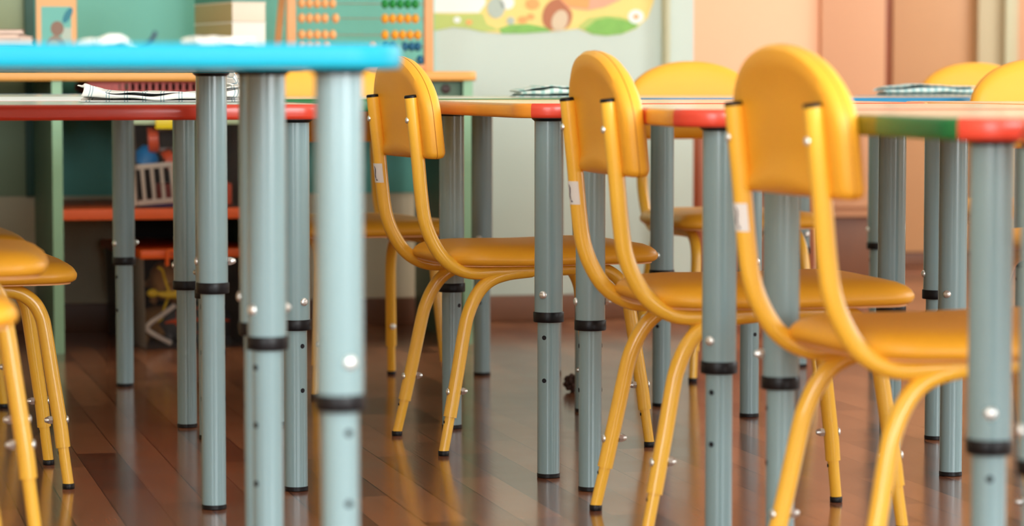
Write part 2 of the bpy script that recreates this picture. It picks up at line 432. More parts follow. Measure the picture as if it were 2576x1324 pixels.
# ------------------------------------------------------------------ tables
def leg_meshes(h):
    D = {}
    tall = h > .61
    zc = .321 if tall else .252; zb = .359 if tall else .287
    holes = (.293, .227, .160) if tall else (.220, .153)
    top = h - .0225
    bm = bmesh.new(); lathe(bm, [(.0222, zc), (.0222, top)], 40); D['outer'] = mesh('outer_tube', bm, M['gtube'])
    bm = bmesh.new(); lathe(bm, [(.0175, .006), (.0175, zc + .01)], 36)
    for z in holes: lathe(bm, [(.0036, 0), (.0036, .0004)], 16, axis_mat((0, -.0174, z), (0, -1, 0)), 1); lathe(bm, [(.0036, 0), (.0036, .0004)], 16, axis_mat((0, .0174, z), (0, 1, 0)), 1)
    D['inner'] = mesh('inner_tube', bm, [M['gtube'], M['hole']])
    bm = bmesh.new(); lathe(bm, [(.0178, zc - .0085), (.0232, zc - .0082), (.0240, zc - .007), (.0240, zc + .0065), (.0234, zc + .0075), (.0222, zc + .0076)], 40); D['collar'] = mesh('collar', bm, M['black'])
    bm = bmesh.new(); lathe(bm, [(.0172, 0), (.0180, .001), (.0180, .0065), (.0172, .0072)], 36); D['cap'] = mesh('foot_cap', bm, M['black'])
    bm = bmesh.new()
    lathe(bm, [(.003, -.029), (.003, .0222)], 10, axis_mat((0, 0, zb), (0, -1, 0)))
    lathe(bm, [(.0064, .0214), (.0064, .0226), (.0056, .0243), (.0035, .0255), (0, .0259)], 18, axis_mat((0, 0, zb), (0, -1, 0)))
    lathe(bm, [(0, -.034), (.003, -.033), (.005, -.029), (.0052, -.027)], 12, axis_mat((0, 0, zb), (0, -1, 0)))
    lathe(bm, [(.0064, -.027), (.0064, -.0222)], 6, axis_mat((0, 0, zb), (0, -1, 0)))
    for q in (0, PI / 2):      # cross recess of the screw head
        c, s = math.cos(q + .4), math.sin(q + .4)
        bm2 = [(-.0028, -.0006), (.0028, -.0006), (.0028, .0006), (-.0028, .0006)]
        vs = [bm.verts.new((x * c - y * s, -.0253 - .0003, zb + x * s + y * c)) for x, y in bm2]
        f = bm.faces.new(vs); f.material_index = 1
    D['bolt'] = mesh('bolt', bm, [M['chrome'], M['hole']])
    bm = bmesh.new(); lathe(bm, [(.0222, top - .005), (.0245, top - .003), (.0265, top - .0015), (.0265, top)], 30); D['plate'] = mesh('mounting_plate', bm, M['black'])
    return D
LM = {}
def table(label, legs, h, bands, topmat='top', over=.055, rc=.06, ks=6, adj=None, angs=(0, 0, 0, 0), group='school tables on grey tubular legs'):
    """legs in order near-left, near-right, far-right, far-left; bands in order near, right, far, left"""
    key = h > .61
    if key not in LM: LM[key] = leg_meshes(.652 if key else .583)
    top_h = .652 if key else .583
    D = LM[key]; dz = h - top_h
    P = [Vector(p) for p in legs]; c = sum(P, Vector((0, 0))) / 4
    root = thing('school_table', label, 'table', (c.x, c.y, 0), group=group)
    Q = [p - c for p in P]
    for q, a in zip(Q, angs):
        lg = obj('leg', D['outer'], root, (q.x, q.y, 0), math.radians(a))
        if dz: lg.scale = (1, 1, h / top_h)
        for nm, k in (('inner_tube', 'inner'), ('collar', 'collar'), ('foot_cap', 'cap'), ('bolt', 'bolt'), ('mounting_plate', 'plate')): obj(nm, D[k], lg)
    # outline: quad pushed outward, corners rounded
    n = 4; off = []
    for i in range(n):
        a, b, d = Q[i - 1], Q[i], Q[(i + 1) % n]
        e1 = (b - a).normalized(); e2 = (d - b).normalized()
        n1 = Vector((e1.y, -e1.x)); n2 = Vector((e2.y, -e2.x))
        bis = (n1 + n2); off.append(b + bis * (over / (1 + n1.dot(n2))))
    for i, d in (adj or {}).items(): off[i] = off[i] + Vector(d)
    pts = []                                # (point, normal, side)
    for i in range(n):
        p = off[i]; e1 = (p - off[i - 1]).normalized(); e2 = (off[(i + 1) % n] - p).normalized()
        n1 = Vector((e1.y, -e1.x)); n2 = Vector((e2.y, -e2.x))
        ctr = p - (n1 + n2) * (rc / (1 + n1.dot(n2)))
        a1 = math.atan2(n1.y, n1.x); a2 = math.atan2(n2.y, n2.x)
        while a2 < a1: a2 += 2 * PI
        for k in range(13):
            a = a1 + (a2 - a1) * k / 12; nn = Vector((math.cos(a), math.sin(a)))
            pts.append((ctr + nn * rc, nn, (i - 1) % 4 if k < (ks if i == 0 else 6) else i))
        nxt = off[(i + 1) % n]
        A0 = ctr + n2 * rc; L2 = (nxt - p).length
        for k in range(1, 24): pts.append((A0 + e2 * ((L2 - 2 * rc) * k / 24), n2, i))
    m = len(pts)
    bm = bmesh.new()
    lo = [bm.verts.new((p.x, p.y, h - .0215)) for p, _, _ in pts]; hi = [bm.verts.new((p.x, p.y, h)) for p, _, _ in pts]
    bm.faces.new(list(reversed(lo))); bm.faces.new(hi)
    for i in range(m): bm.faces.new((lo[i], lo[(i + 1) % m], hi[(i + 1) % m], hi[i]))
    tp = obj('tabletop', mesh('tabletop', bm, M[topmat], smooth=False), root)
    prof = [(-.006, .0003), (-.001, .0004), (.0015, -.0006), (.003, -.003), (.0036, -.007), (.0036, -.016), (.003, -.0195), (.0012, -.0218), (-.001, -.0224), (-.006, -.0223)]
    for sd in range(4):
        idx = [i for i in range(m) if pts[i][2] == sd]
        # order along the outline, starting after the corner at the side's beginning
        start = next(i for i in idx if pts[i - 1][2] != sd)
        run = []; i = start
        while pts[i % m][2] == sd and len(run) < m: run.append(i % m); i += 1
        run.append(i % m)
        spec = bands[sd] if not isinstance(bands[sd], str) else [(1., bands[sd])]
        lens = [0.]
        for j0, j1 in zip(run, run[1:]): lens.append(lens[-1] + (pts[j0][0] - pts[j1][0]).length)
        i0 = 0
        for f1, bc in spec:
            i1 = max(i for i, l in enumerate(lens) if l / lens[-1] <= f1 + 1e-6)
            sub = run[i0:i1 + 1]; i0 = i1
            bm = bmesh.new(); rows = []
            for j in sub:
                p, nn, _ = pts[j]
                rows.append([bm.verts.new((p.x + nn.x * d, p.y + nn.y * d, h + z)) for d, z in prof])
            for a, b in zip(rows, rows[1:]):
                for k in range(len(prof) - 1): bm.faces.new((a[k], b[k], b[k + 1], a[k + 1]))
                bm.faces.new((a[-1], b[-1], b[0], a[0]))
            for e in (rows[0], list(reversed(rows[-1]))): bm.faces.new(e)
            obj('edge_band', mesh('edge_band', bm, M[bc]), root, label='%s edge band' % {'blue2': 'blue', 'olive': 'olive green', 'topg': 'pale grey'}.get(bc, bc))
    return root
S4 = lambda nl, fl, w=(.56, .14): [nl, (nl[0] + w[0], nl[1] + w[1]), (fl[0] + w[0], fl[1] + w[1]), fl]
S4r = lambda nr, fr, w=(.56, .14): [(nr[0] - w[0], nr[1] - w[1]), nr, fr, (fr[0] - w[0], fr[1] - w[1])]
table('tall bright blue edged table nearest the camera at left, rounded corner over a chair back', S4r((-.16, 2.575), (-.279, 3.16)), .652, ['blue'] * 4, angs=(10, 30, -45, 60))
table('tall blue edged table directly behind the nearest blue table, only its grey legs showing', S4r((-.306, 3.344), (-.431, 3.995), (.53, .13)), .652, ['blue'] * 4, angs=(10, -85, -85, 60))
table('red-edged table at left with the long checked towel on it', S4r((-.326, 4.175), (-.5235, 4.786)), .583, ['red', 'red', 'red', 'red'], topmat='topg', angs=(20, 40, 55, 10))
table('pale table with thin blue rim behind the red-edged table at left', S4r((-.58, 4.941), (-.783, 5.605)), .590, ['topg', 'blue2', 'blue2', 'blue2'], topmat='topg', angs=(20, -85, -50, 10))
table('table with green front edge behind the pale blue front legs', [(-.415, 4.981), (.135, 5.173), (-.063, 5.818), (-.62, 5.635)], .585, ['green', 'green', 'green', 'green'], topmat='topg', angs=(30, 70, -15, 55))
table('blue-edged table near the white wall, chair at its far side under the pipe', [(.284, 5.262), (.84, 5.40), (.62, 5.99), (.086, 5.849)], .585, ['blue2'] * 4, angs=(-30, 20, 40, 50))
table('table with long orange left edge and red front edge behind the middle chair', [(.057, 4.314), (.611, 4.47), (.437, 5.099), (-.107, 4.928)], .583, ['red', 'orange', 'orange', 'orange'], angs=(-24, 120, 30, 50))
table('table with red rounded corner between the middle chair and the largest chair', [(.266, 3.559), (.83, 3.70), (.688, 4.335), (.118, 4.175)], .582, ['red', 'orange', 'orange', [(.80, 'red'), (1., 'orange')]], over=.055, ks=2, adj={3: (.040, .01), 0: (-.012, 0)}, angs=(-37, 40, -30, -80))
table('table with dark green left edge right of the largest chair', [(.481, 2.788), (1.04, 2.93), (.887, 3.52), (.328, 3.38)], .582, ['red', 'green', 'olive', [(.70, 'olive'), (1., 'green')]], ks=4, adj={3: (.02, .005)}, angs=(-6, 20, 40, 100))
table('red-edged table at the right picture edge, nearest of the right-hand tables', [(.66, 2.03), (1.22, 2.17), (1.065, 2.777), (.505, 2.637)], .582, ['red'] * 4, adj={3: (.035, .0), 0: (.035, 0)}, angs=(10, 20, 40, -75))
table('orange-edged table tucked under by the bright chair at the right picture edge', [(.885, 4.17), (1.445, 4.31), (1.29, 4.916), (.73, 4.776)], .582, ['orange'] * 4, angs=(10, 20, 40, -85))
table('far blue-edged table carrying the blue striped towel at right', [(1.028, 5.575), (1.58, 5.76), (1.36, 6.345), (.811, 6.165)], .584, ['blue2'] * 4, angs=(-70, 20, 40, -80))

# ------------------------------------------------------------------ room
WV = 6.93        # back wall plane
FV = 8.62        # deeper wall at right
UL, UR, VB = -3.2, 5.2, -1.0; CH_Z = 3.0; EU = 2.215
RZ = ANG
bm = bmesh.new(); box(bm, UL - .1, UR + .1, VB - .1, FV + .2, -.1, 0); struct('floor', mesh('floor', bm, M['floor'], smooth=False), rz=RZ)
bm = bmesh.new(); box(bm, UL - .1, UR + .1, VB - .1, FV + .2, CH_Z, CH_Z + .1); struct('ceiling', mesh('ceiling', bm, M['ceil'], smooth=False), rz=RZ)
def wallm(name, dims, m, nm=None): return struct(name, boxm(name, dims, M[m]), rz=RZ)
DU = on_v(1090, 300, WV)[0]
TZ = .333
bm = bmesh.new(); box(bm, UL, EU, WV, WV + .12, 0, CH_Z); struct('wall_back', mesh('wall_back', bm, M['wallwhite'], smooth=False), rz=RZ)
wallm('wall_far', (EU - .2, UR, FV, FV + .12, 0, CH_Z), 'peach')
u0n = on_v(2058, 300, 8.0)[0]
wallm('wall_niche', (EU - .2, u0n, 8.0, FV, 0, CH_Z), 'peach')
wallm('wall_return', (EU - .12, EU, WV + .1, FV, 0, CH_Z), 'peach')
tu = on_v(86, 100, WV)[0]
o = struct('trim_1', boxm('trim_1', (tu, DU, WV - .012, WV, TZ, 2.2), M['teal'], .002), rz=RZ)
o = struct('trim_2', boxm('trim_2', (on_v(60, 100, WV)[0], tu, WV - .03, WV, TZ, 2.2), M['dteal'], .002), rz=RZ)  # narrow darker strip between the sage and teal panels
o = struct('trim_3', boxm('trim_3', (UL, on_v(60, 100, WV)[0], WV - .01, WV, TZ, 2.2), M['sage'], .002), rz=RZ)
o = struct('trim_4', boxm('trim_4', (UL, DU + .0, WV - .006, WV, .066, TZ), M['cream'], .001), rz=RZ)
bm = bmesh.new(); box(bm, UL, EU, WV - .018, WV, 0, .066, bev=.004); struct('baseboard_back', mesh('baseboard_back', bm, M['dwood']), rz=RZ)
bm = bmesh.new(); box(bm, 3.45, UR, FV - .018, FV, 0, .05, bev=.004); struct('baseboard_far', mesh('baseboard_far', bm, M['dwood']), rz=RZ)
# windows
def wall_with_windows(name, axis, fixed, lo, hi, wins, thick):
    """axis 'u' = wall runs along u at v=fixed ; axis 'v' = runs along v at u=fixed"""
    bm = bmesh.new()
    def b(a0, a1, z0, z1):
        f0, f1 = sorted((fixed, fixed + thick))
        if axis == 'u': box(bm, a0, a1, f0, f1, z0, z1)
        else: box(bm, f0, f1, a0, a1, z0, z1)
    x = lo
    for (a, c, z0, z1) in wins:
        b(x, a, 0, CH_Z); b(a, c, 0, z0); b(a, c, z1, CH_Z); x = c
    b(x, hi, 0, CH_Z)
    return struct(name, mesh(name, bm, M['wallside'], smooth=False), rz=RZ)
wr = [(-.6, 1.6, .85, 2.5), (2.9, 4.9, .45, 2.5), (5.8, 8.3, .85, 2.5)]  # unseen right windows; middle one added to light the low back wall
wb = [(-2.6, -.4, .45, 2.5), (.6, 3.6, .45, 2.5)]
wall_with_windows('wall_right', 'v', UR, VB, FV, wr, .25)
wall_with_windows('wall_rear', 'u', VB, UL, UR, wb, -.25)
wallm('wall_left', (UL - .12, UL, VB, FV, 0, CH_Z), 'wallside')
nwin = 0
def window(axis, fixed, w, thick, power, colr):
    global nwin; nwin += 1
    a, c, z0, z1 = w; bm = bmesh.new(); d0, d1 = sorted((fixed + thick * .5, fixed + thick * .75))
    def b(p, q, r, s):
        if axis == 'u': box(bm, p, q, d0, d1, r, s)
        else: box(bm, d0, d1, p, q, r, s)
    b(a, a + .06, z0, z1); b(c - .06, c, z0, z1); b(a, c, z0, z0 + .06); b(a, c, z1 - .06, z1)
    mid = (a + c) / 2; b(mid - .04, mid + .04, z0, z1)
    struct('window_%d' % nwin, mesh('window', bm, M['white'], smooth=False), rz=RZ)
    L = bpy.data.lights.new('daylight', 'AREA'); L.shape = 'RECTANGLE'; L.size = c - a - .1; L.size_y = z1 - z0 - .1
    L.energy = power; L.color = colr
    lo = bpy.data.objects.new('daylight', L); col.objects.link(lo)
    pos = R(mid, fixed + thick * .45, (z0 + z1) / 2) if axis == 'u' else R(fixed + thick * .45, mid, (z0 + z1) / 2)
    lo.location = pos
    d = VX if axis == 'u' else -UX
    lo.rotation_euler = d.to_track_quat('-Z', 'Z').to_euler()
DAY = (.93, .98, 1.0)
for w, e in zip(wr, (60, 60, 80)): window('v', UR, w, .25, e, DAY)
for w, e in zip(wb, (90, 175)): window('u', VB, w, -.25, e, DAY)
# unseen ceiling lamps, added to brighten the room and far wall
LG = bpy.data.materials.new('fill_lamp_diffuser'); LG.use_nodes = True
LG.node_tree.nodes['Principled BSDF'].inputs['Emission Color'].default_value = (1, .93, .82, 1); LG.node_tree.nodes['Principled BSDF'].inputs['Emission Strength'].default_value = 2.0
k = 0
for u in (-1.4, 1.6, 3.9):
    for v in (.2, 2.6, 5.2) if u < 3 else (.2, 2.6, 5.2, 7.6):
        t = thing('fill_lamp', 'added ceiling fill lamp %s' % '', 'lamp', R(u, v, CH_Z), RZ, 'added fill lamps')
        t['label'] = 'long white fill lamp added overhead to brighten the room, out of the picture'
        obj('fill_lamp_housing', boxm('fill_lamp_housing', (-.65, .65, -.1, .1, -.05, 0), M['white'], .005), t)
        obj('fill_lamp_diffuser', boxm('fill_lamp_diffuser', (-.63, .63, -.09, .09, -.07, -.05), LG, .004), t)

# heating pipe, poster
u, z = on_v(1667, 100, WV); bm = bmesh.new(); sweep(bm, [(u, WV - .03, .03), (u, WV - .03, CH_Z - .01)], .011, 16)
for zz in (.35, 1.6): box(bm, u - .014, u + .014, WV - .03, WV, zz, zz + .02)
tag(obj('heating_pipe', mesh('heating_pipe', bm, M['pipe']), rz=RZ), 'thin olive grey vertical pipe on the white wall', 'pipe')
PM = [mat('print_yellow', (246, 220, 130), .5), mat('print_green', (130, 190, 84), .5, noise=.2, nscale=40), mat('print_lime', (190, 206, 110), .5), mat('print_white', (240, 246, 242), .5), mat('print_brown', (186, 112, 72), .5), mat('print_beige', (222, 200, 168), .5), mat('print_grey', (182, 196, 184), .5), mat('print_orange', (244, 170, 96), .5), mat('print_pink', (244, 172, 140), .5)]
bm = bmesh.new()
def patch(pts, lay, mi):
    vs = []
    for (px, py) in pts:
        uu, zz = on_v(px, py, WV - .004); vs.append((uu, zz))
    y0, y1 = WV - .002 - .0006 * lay, WV - .0005
    lo = [bm.verts.new((a, y0, b)) for a, b in vs]; hi = [bm.verts.new((a, y1, b)) for a, b in vs]
    for f in [bm.faces.new(lo), bm.faces.new(list(reversed(hi)))]: f.material_index = mi
    for i in range(len(vs)):
        f = bm.faces.new((lo[i], hi[i], hi[(i + 1) % len(vs)], lo[(i + 1) % len(vs)])); f.material_index = mi
def oval(cx, cy, rx, ry, n=18, rot=0.): return [(cx + rx * math.cos(2 * PI * i / n) * math.cos(rot) - ry * math.sin(2 * PI * i / n) * math.sin(rot), cy + rx * math.cos(2 * PI * i / n) * math.sin(rot) + ry * math.sin(2 * PI * i / n) * math.cos(rot)) for i in range(n)]
patch([(1085, -420), (1640, -420), (1652, -60), (1645, 5), (1630, 45), (1600, 72), (1565, 86), (1525, 90), (1490, 86), (1455, 72), (1420, 76), (1380, 80), (1320, 84), (1260, 84), (1215, 80), (1180, 72), (1140, 68), (1100, 76), (1080, 80)], 0, 0)
patch([(1085, 34), (1140, 36), (1215, 34), (1225, 60), (1260, 76), (1215, 80), (1180, 72), (1140, 68), (1100, 76), (1080, 80)], 1, 2)
patch([(1075, -200), (1215, -200), (1222, 10), (1205, 32), (1140, 32), (1080, 32)], 2, 3)
patch([(1255, 72), (1285, 62), (1330, 60), (1360, 66), (1385, 72), (1385, 79), (1320, 84), (1262, 84)], 2, 1)
patch([(1452, 68), (1480, 45), (1520, 38), (1560, 40), (1590, 52), (1612, 60), (1565, 86), (1525, 90), (1490, 86)], 1, 2)
patch([(1470, 74), (1500, 50), (1530, 44), (1570, 50), (1600, 60), (1605, 68), (1565, 85), (1525, 89), (1490, 85)], 2, 1)
patch(oval(1398, 36, 32, 42, rot=.4), 3, 4); patch(oval(1424, 48, 14, 26, rot=.3), 4, 4); patch(oval(1408, 52, 20, 28, rot=.35), 5, 5)
patch(oval(1248, 20, 22, 26), 3, 6); patch(oval(1276, 6, 18, 18), 3, 3); patch(oval(1285, 52, 10, 10), 3, 6)
for cx, cy, r in ((1340, 10, 18), (1315, 50, 12), (1335, 42, 10), (1180, 56, 8)): patch(oval(cx, cy, r, r * .8), 3, 7)
patch([(1420, -60), (1600, -60), (1560, 0), (1520, 18), (1480, 26), (1430, 20), (1410, 0)], 4, 8); patch([(1420, -60), (1490, -60), (1480, 22), (1430, 16), (1412, 0)], 5, 7)
patch(oval(1600, 42, 20, 18), 3, 3); patch(oval(1600, 42, 7, 6), 4, 7); patch(oval(1150, 50, 9, 8), 3, 3)
tag(obj('wall_poster', mesh('wall_poster', bm, PM, smooth=False, recalc=True), rz=RZ), 'colourful scalloped poster with grass and flowers on the white wall', 'poster')

# right-hand background: wardrobe, door, low cupboard
def sp(px, Y): return (px - 1288) / FPX * Y       # X of a picture column at depth Y
def uvat(px, v): return on_v(px, 300, v)[0]
v0 = 8.0
u0, u1 = uvat(2058, v0), uvat(2222, v0)
t = thing('wardrobe', 'tall salmon wardrobe left of the brown door', 'wardrobe', R((u0 + u1) / 2, v0, 0), RZ)
hw = (u1 - u0) / 2
obj('body', boxm('body', (-hw, hw, .0, .5, .2, 2.1), M['peach2'], .004), t)
obj('base', boxm('base', (-hw + .02, hw - .02, .03, .48, 0, .2), M['dwood'], .003), t)
d = obj('door', boxm('door', (-hw + .002, hw - .002, -.018, 0, .23, 2.08), M['peach2'], .003), t)
obj('handle', boxm('handle', (hw - .03, hw - .018, -.04, -.018, 1.1, 1.22), M['chrome'], .003), d)
du0, du1 = uvat(2236, FV), uvat(2440, FV)
d = struct('door_1', boxm('door_1', (du0, du1, FV - .03, FV, .05, 2.05), M['wood'], .003), rz=RZ)
fr = obj('door_frame', boxm('door_frame', (du1, uvat(2541, FV), FV - .06, FV, .05, 2.12), M['greygreen'], .006), d)
obj('door_frame', boxm('door_frame', (du0 - .07, du0, FV - .02, FV, .05, 2.12), M['rwood'], .004), d)
obj('door_stop', boxm('door_stop', (uvat(2500, FV), uvat(2516, FV), FV - .085, FV - .06, .05, 2.1), M['pipe'], .004), d)
struct('trim_5', boxm('trim_5', (uvat(2541, FV), UR, FV - .02, FV, .05, 2.12), M['peach2'], .003), rz=RZ)
v1 = 7.58; u0, u1 = uvat(1752, v1), uvat(2052, v1)
t = thing('low_cupboard', 'low red-brown wooden cupboard behind the tables, right of the white wall', 'cupboard', R((u0 + u1) / 2, v1, 0), RZ)
hw = (u1 - u0) / 2
obj('body', boxm('body', (-hw, hw, 0, .4, .06, .5), M['rwood'], .004), t)
obj('plinth', boxm('plinth', (-hw + .02, hw - .02, .03, .38, 0, .06), M['dwood'], .002), t)
for s in (-1, 1):
    d = obj('door', boxm('door', (min(0, s * hw) + .004, max(0, s * hw) - .004, -.018, 0, .075, .485), M['rwood'], .003), t)
    bm = bmesh.new(); ball(bm, (s * .03, -.03, .3), .012); obj('knob', mesh('knob', bm, M['brass']), d)

# ------------------------------------------------------------------ long green cabinet at the back wall (own axes: x along the wall, y away from camera)
CO = Vector((-1.035, 6.27, 0)); crot = RZ
cab = thing('open_cabinet', 'long green open cabinet with orange shelf and beech worktop edge at the back wall', 'cabinet', CO, crot)
CL = .972; CD = .55; CT = .617
def cpart(name, dims, m, parent=cab, bev=.0015, label=None): return obj(name, boxm(name, dims, M[m], bev), parent, label=label)
def side_panel(x):
    p = cpart('side_panel', (x, x + .022, .001, CD, 0, CT), 'cabdark')
    obj('panel_edge', boxm('panel_edge', (x - .0004, x + .0224, -.0006, .0015, 0, CT), M['cabgreen'], 0), p)
side_panel(0.); side_panel(CL - .022); side_panel(.47)
cpart('shelf', (.022, .47, .0, CD, .302, .326), 'oshelf')
cpart('shade_panel', (.23, .47, CD - .008, CD, .02, CT), 'dark')  # added dark board: the shade inside the bay put into its colour
cpart('rail', (.022, CL - .022, CD - .03, CD - .012, .47, CT), 'cabdark') if False else None
cpart('rail', (.492, CL - .022, .02, .038, .545, CT), 'cabdark')
bm = bmesh.new(); lathe(bm, [(.011, 0), (.011, .004), (.007, .006), (0, .006)], 18, axis_mat((CL - .06, .02, .598), (0, -1, 0))); obj('lock', mesh('lock', bm, M['brass']), cab)
# worktop with rounded end
bm = bmesh.new(); L = []
x0, x1, y0, y1 = -.35, CL + .012, -.012, CD; rr = .03
L += [(x0, y0)]
for i in range(9): a = -PI / 2 + PI / 2 * i / 8; L.append((x1 - rr + rr * math.cos(a), y0 + rr + rr * math.sin(a)))
L += [(x1, y1), (x0, y1)]
lo = [bm.verts.new((x, y, CT)) for x, y in L]; hi = [bm.verts.new((x, y, CT + .0215)) for x, y in L]
bm.faces.new(list(reversed(lo))); bm.faces.new(hi)
for i in range(len(L)): bm.faces.new((lo[i], lo[(i + 1) % len(L)], hi[(i + 1) % len(L)], hi[i]))
bmesh.ops.bevel(bm, geom=[e for e in bm.edges if abs(e.verts[0].co.z - e.verts[1].co.z) < 1e-5], offset=.006, segments=3, affect='EDGES', profile=.5)
obj('worktop', mesh('worktop', bm, M['beech']), cab)
# second cabinet to the left carries the worktop's left end
side_panel(-.34)
TOPZ = CT + .0215
def C(x, y, z=0.): return CO + UX * x + VX * y + Vector((0, 0, z))
def open_box(bm, hx, hy, h, t=.002, taper=.06):
    def ring(k, z, ins): return [bm.verts.new((sx * (hx * k - ins), sy * (hy * k - ins), z)) for sx, sy in ((-1, -1), (1, -1), (1, 1), (-1, 1))]
    b0 = ring(1 - taper, 0, 0); t0 = ring(1, h, 0); t1 = ring(1, h, t); b1 = ring(1 - taper, t, t)
    for a, b in ((b0, t0), (t0, t1), (t1, b1)):
        for i in range(4): bm.faces.new((a[i], a[(i + 1) % 4], b[(i + 1) % 4], b[i]))
    bm.faces.new(list(reversed(b0))); bm.faces.new(b1)
def toybin(name, label, pos, rz, hx, hy, h, lid, clip):
    t = thing(name, label, 'toy bin', pos, rz)
    bm = bmesh.new(); open_box(bm, hx, hy, h); obj('tub', mesh('tub', bm, M['clear'], smooth=False), t)
    bm = bmesh.new(); box(bm, -hx - .006, hx + .006, -hy - .006, hy + .006, h - .014, h + .006, bev=.003)
    bmesh.ops.delete(bm, geom=[], context='FACES')
    l = obj('lid', mesh('lid', bm, M[lid]), t)
    bm = bmesh.new()
    sweep(bm, cr([(-.08, -hy - .008, h - .03), (-.08, -hy - .012, h), (-.075, -hy - .012, h + .004), (-.025, -hy - .012, h + .004), (-.02, -hy - .012, h), (-.02, -hy - .008, h - .03)], 4), .0045, 8)
    if clip == 'ylid': bm.free(); bm = bmesh.new(); box(bm, -.087, -.035, -hy - .016, -hy - .0065, h - .024, h + .004, bev=.003)
    obj('clip', mesh('clip', bm, M[clip]), l)
    return t
# bin on the floor under the shelf
brz = math.radians(19)
bpos = Vector((-.795, 6.62, 0)); 
toybin('toy_bin', 'clear bin with orange lid full of toy animals on the floor', bpos, brz, .135, .24, .224, 'olid', 'olid')
def B(x, y, z): 
    c, s = math.cos(brz), math.sin(brz); return bpos + Vector((x * c - y * s, x * s + y * c, z))
def creature(name, label, pos, rz, scale, m, spread=1., lift=.3):
    bm = bmesh.new(); s = scale
    body = cr([(-.9 * s, 0, 0), (-.4 * s, .05 * s, .04 * s), (0, 0, .06 * s), (.4 * s, -.03 * s, .05 * s), (.75 * s, .02 * s, .02 * s)], 5)
    n = len(body); sweep(bm, body, lambda i: s * (.03 + .11 * math.sin(PI * min(1, (i + 1) / (n + .5))) ** 1.2), 10)
    ball(bm, (.8 * s, .02 * s, .04 * s), .12 * s, sx=1.3)
    for x, sg in ((.35, 1), (.35, -1), (-.25, 1), (-.25, -1)):
        sweep(bm, cr([(x * s, .06 * sg * s, .05 * s), ((x + .12) * s, .28 * sg * s * spread, .12 * s), ((x + .2) * s, .45 * sg * s * spread, -.02 * s), ((x + .32) * s, .5 * sg * s * spread, -.04 * s)], 4), .035 * s, 8)
    o = obj(name, mesh(name, bm, M[m])); o.location = pos; o.rotation_euler = (math.radians(75) * lift * 3.3, 0, rz); return o
zc = .004
tag(creature('toy_lizard', '', B(-.035, -.20, .125), brz + PI - .1, .085, 'toyyellow', 1.5, .33), 'yellow rubber lizard toy spread against the clear side of the floor bin', 'toy')
tag(creature('toy_lizard', '', B(-.045, -.205, .060), brz + .4, .042, 'toyorange', 1.2, .33), 'small orange lizard toy low in the clear floor bin', 'toy')
tag(creature('toy_lizard', '', B(.03, -.205, .062), brz + 2.6, .05, 'toyorange', 1.2, .33), 'orange lizard toy under the yellow lizard in the floor bin', 'toy')
bm = bmesh.new(); sweep(bm, cr([B(-.055, -.215, .10), B(-.085, -.212, .078), B(-.112, -.21, .06), B(-.118, -.205, .045), B(-.095, -.21, .028), B(-.065, -.215, .012)], 6), .006, 10)
tag(obj('toy_snake', mesh('toy_snake', bm, M['toywhite'])), 'white rubber snake toy curled at left side of the floor bin', 'toy')
for i, (x, y, z, r, m, lb) in enumerate(((-.02, -.12, .05, .05, 'toydark', 'dark grey lump-bodied toy animal at the bottom of the floor bin'), (.06, -.12, .045, .045, 'toydark', 'dark toy animal lying right of the bin bottom middle'), (-.075, -.08, .05, .045, 'toybrown', 'brown toy animal at the left back of the floor bin'), (.03, -.14, .155, .045, 'toydark', 'black toy animal on top of the heap in the floor bin'), (-.06, -.13, .15, .045, 'toybrown', 'tan toy animal high on the heap in the floor bin'), (.02, .05, .05, .05, 'toydark', 'dark toy animal at back of the floor bin'))):
    bm = bmesh.new(); ball(bm, (0, 0, 0), r, sx=1.15, sy=.8, sz=.85); ball(bm, (r * 1.1, 0, r * .5), r * .45)
    for q in (-1, 1):
        for w in (-.5, .5): sweep(bm, [(r * w, r * .4 * q, -r * .4), (r * w * 1.2, r * .6 * q, -r * .92)], r * .2, 8)
    o = obj('toy_animal', mesh('toy_animal', bm, M[m])); o.location = B(x, y, z); o.rotation_euler = (0, .2 * i, 1.3 * i); tag(o, lb, 'toy')
# bin on the shelf
SZ = .3265
apos = Vector((-.768, 6.52, SZ)); arz = math.radians(14)
toybin('toy_bin', 'clear plastic bin with pale green lid full of bright toys on the orange shelf', apos, arz, .135, .16, .205, 'glid', 'ylid')
def A(x, y, z):
    c, s = math.cos(arz), math.sin(arz); return apos + Vector((x * c - y * s, x * s + y * c, z))
def jar(pos, d, r, h, label):
    t = thing('toy_jar', label, 'toy jar', pos, 0); q = axis_mat((0, 0, 0), d)
    bm = bmesh.new(); lathe(bm, [(r * .9, 0), (r, .004), (r, h * .8), (r * .8, h)], 20, q); obj('jar_body', mesh('jar_body', bm, M['clear']), t)
    bm = bmesh.new(); lathe(bm, [(r * 1.08, -.012), (r * 1.08, .01), (r * .9, .012)], 20, q); obj('jar_lid', mesh('jar_lid', bm, M['toyorange']), t)
jar(A(-.085, -.11, .155), UX * .95 - VX * .05 + Vector((0, 0, .05)), .028, .07, 'upper clear jar with orange lid lying on its side in the shelf bin')
jar(A(-.045, -.105, .105), UX * .85 + Vector((0, 0, .45)), .028, .07, 'lower tilted clear jar with orange lid in the shelf bin')
bm = bmesh.new(); lathe(bm, [(.034, 0), (.030, .02), (.012, .042), (.0, .044)], 20, Matrix.Rotation(.25, 4, 'Y'))
tag(obj('toy_cone', mesh('toy_cone', bm, M['toyblue']), None, A(-.105, -.10, .10)), 'deep blue cone toy at left in the shelf bin', 'toy')
bm = bmesh.new()
box(bm, -.05, .05, -.005, .005, 0, .012, bev=.002); box(bm, -.05, .05, -.005, .005, .082, .094, bev=.002)
for x in (-.044, -.022, 0, .022, .044): box(bm, x - .004, x + .004, -.004, .004, .01, .084)
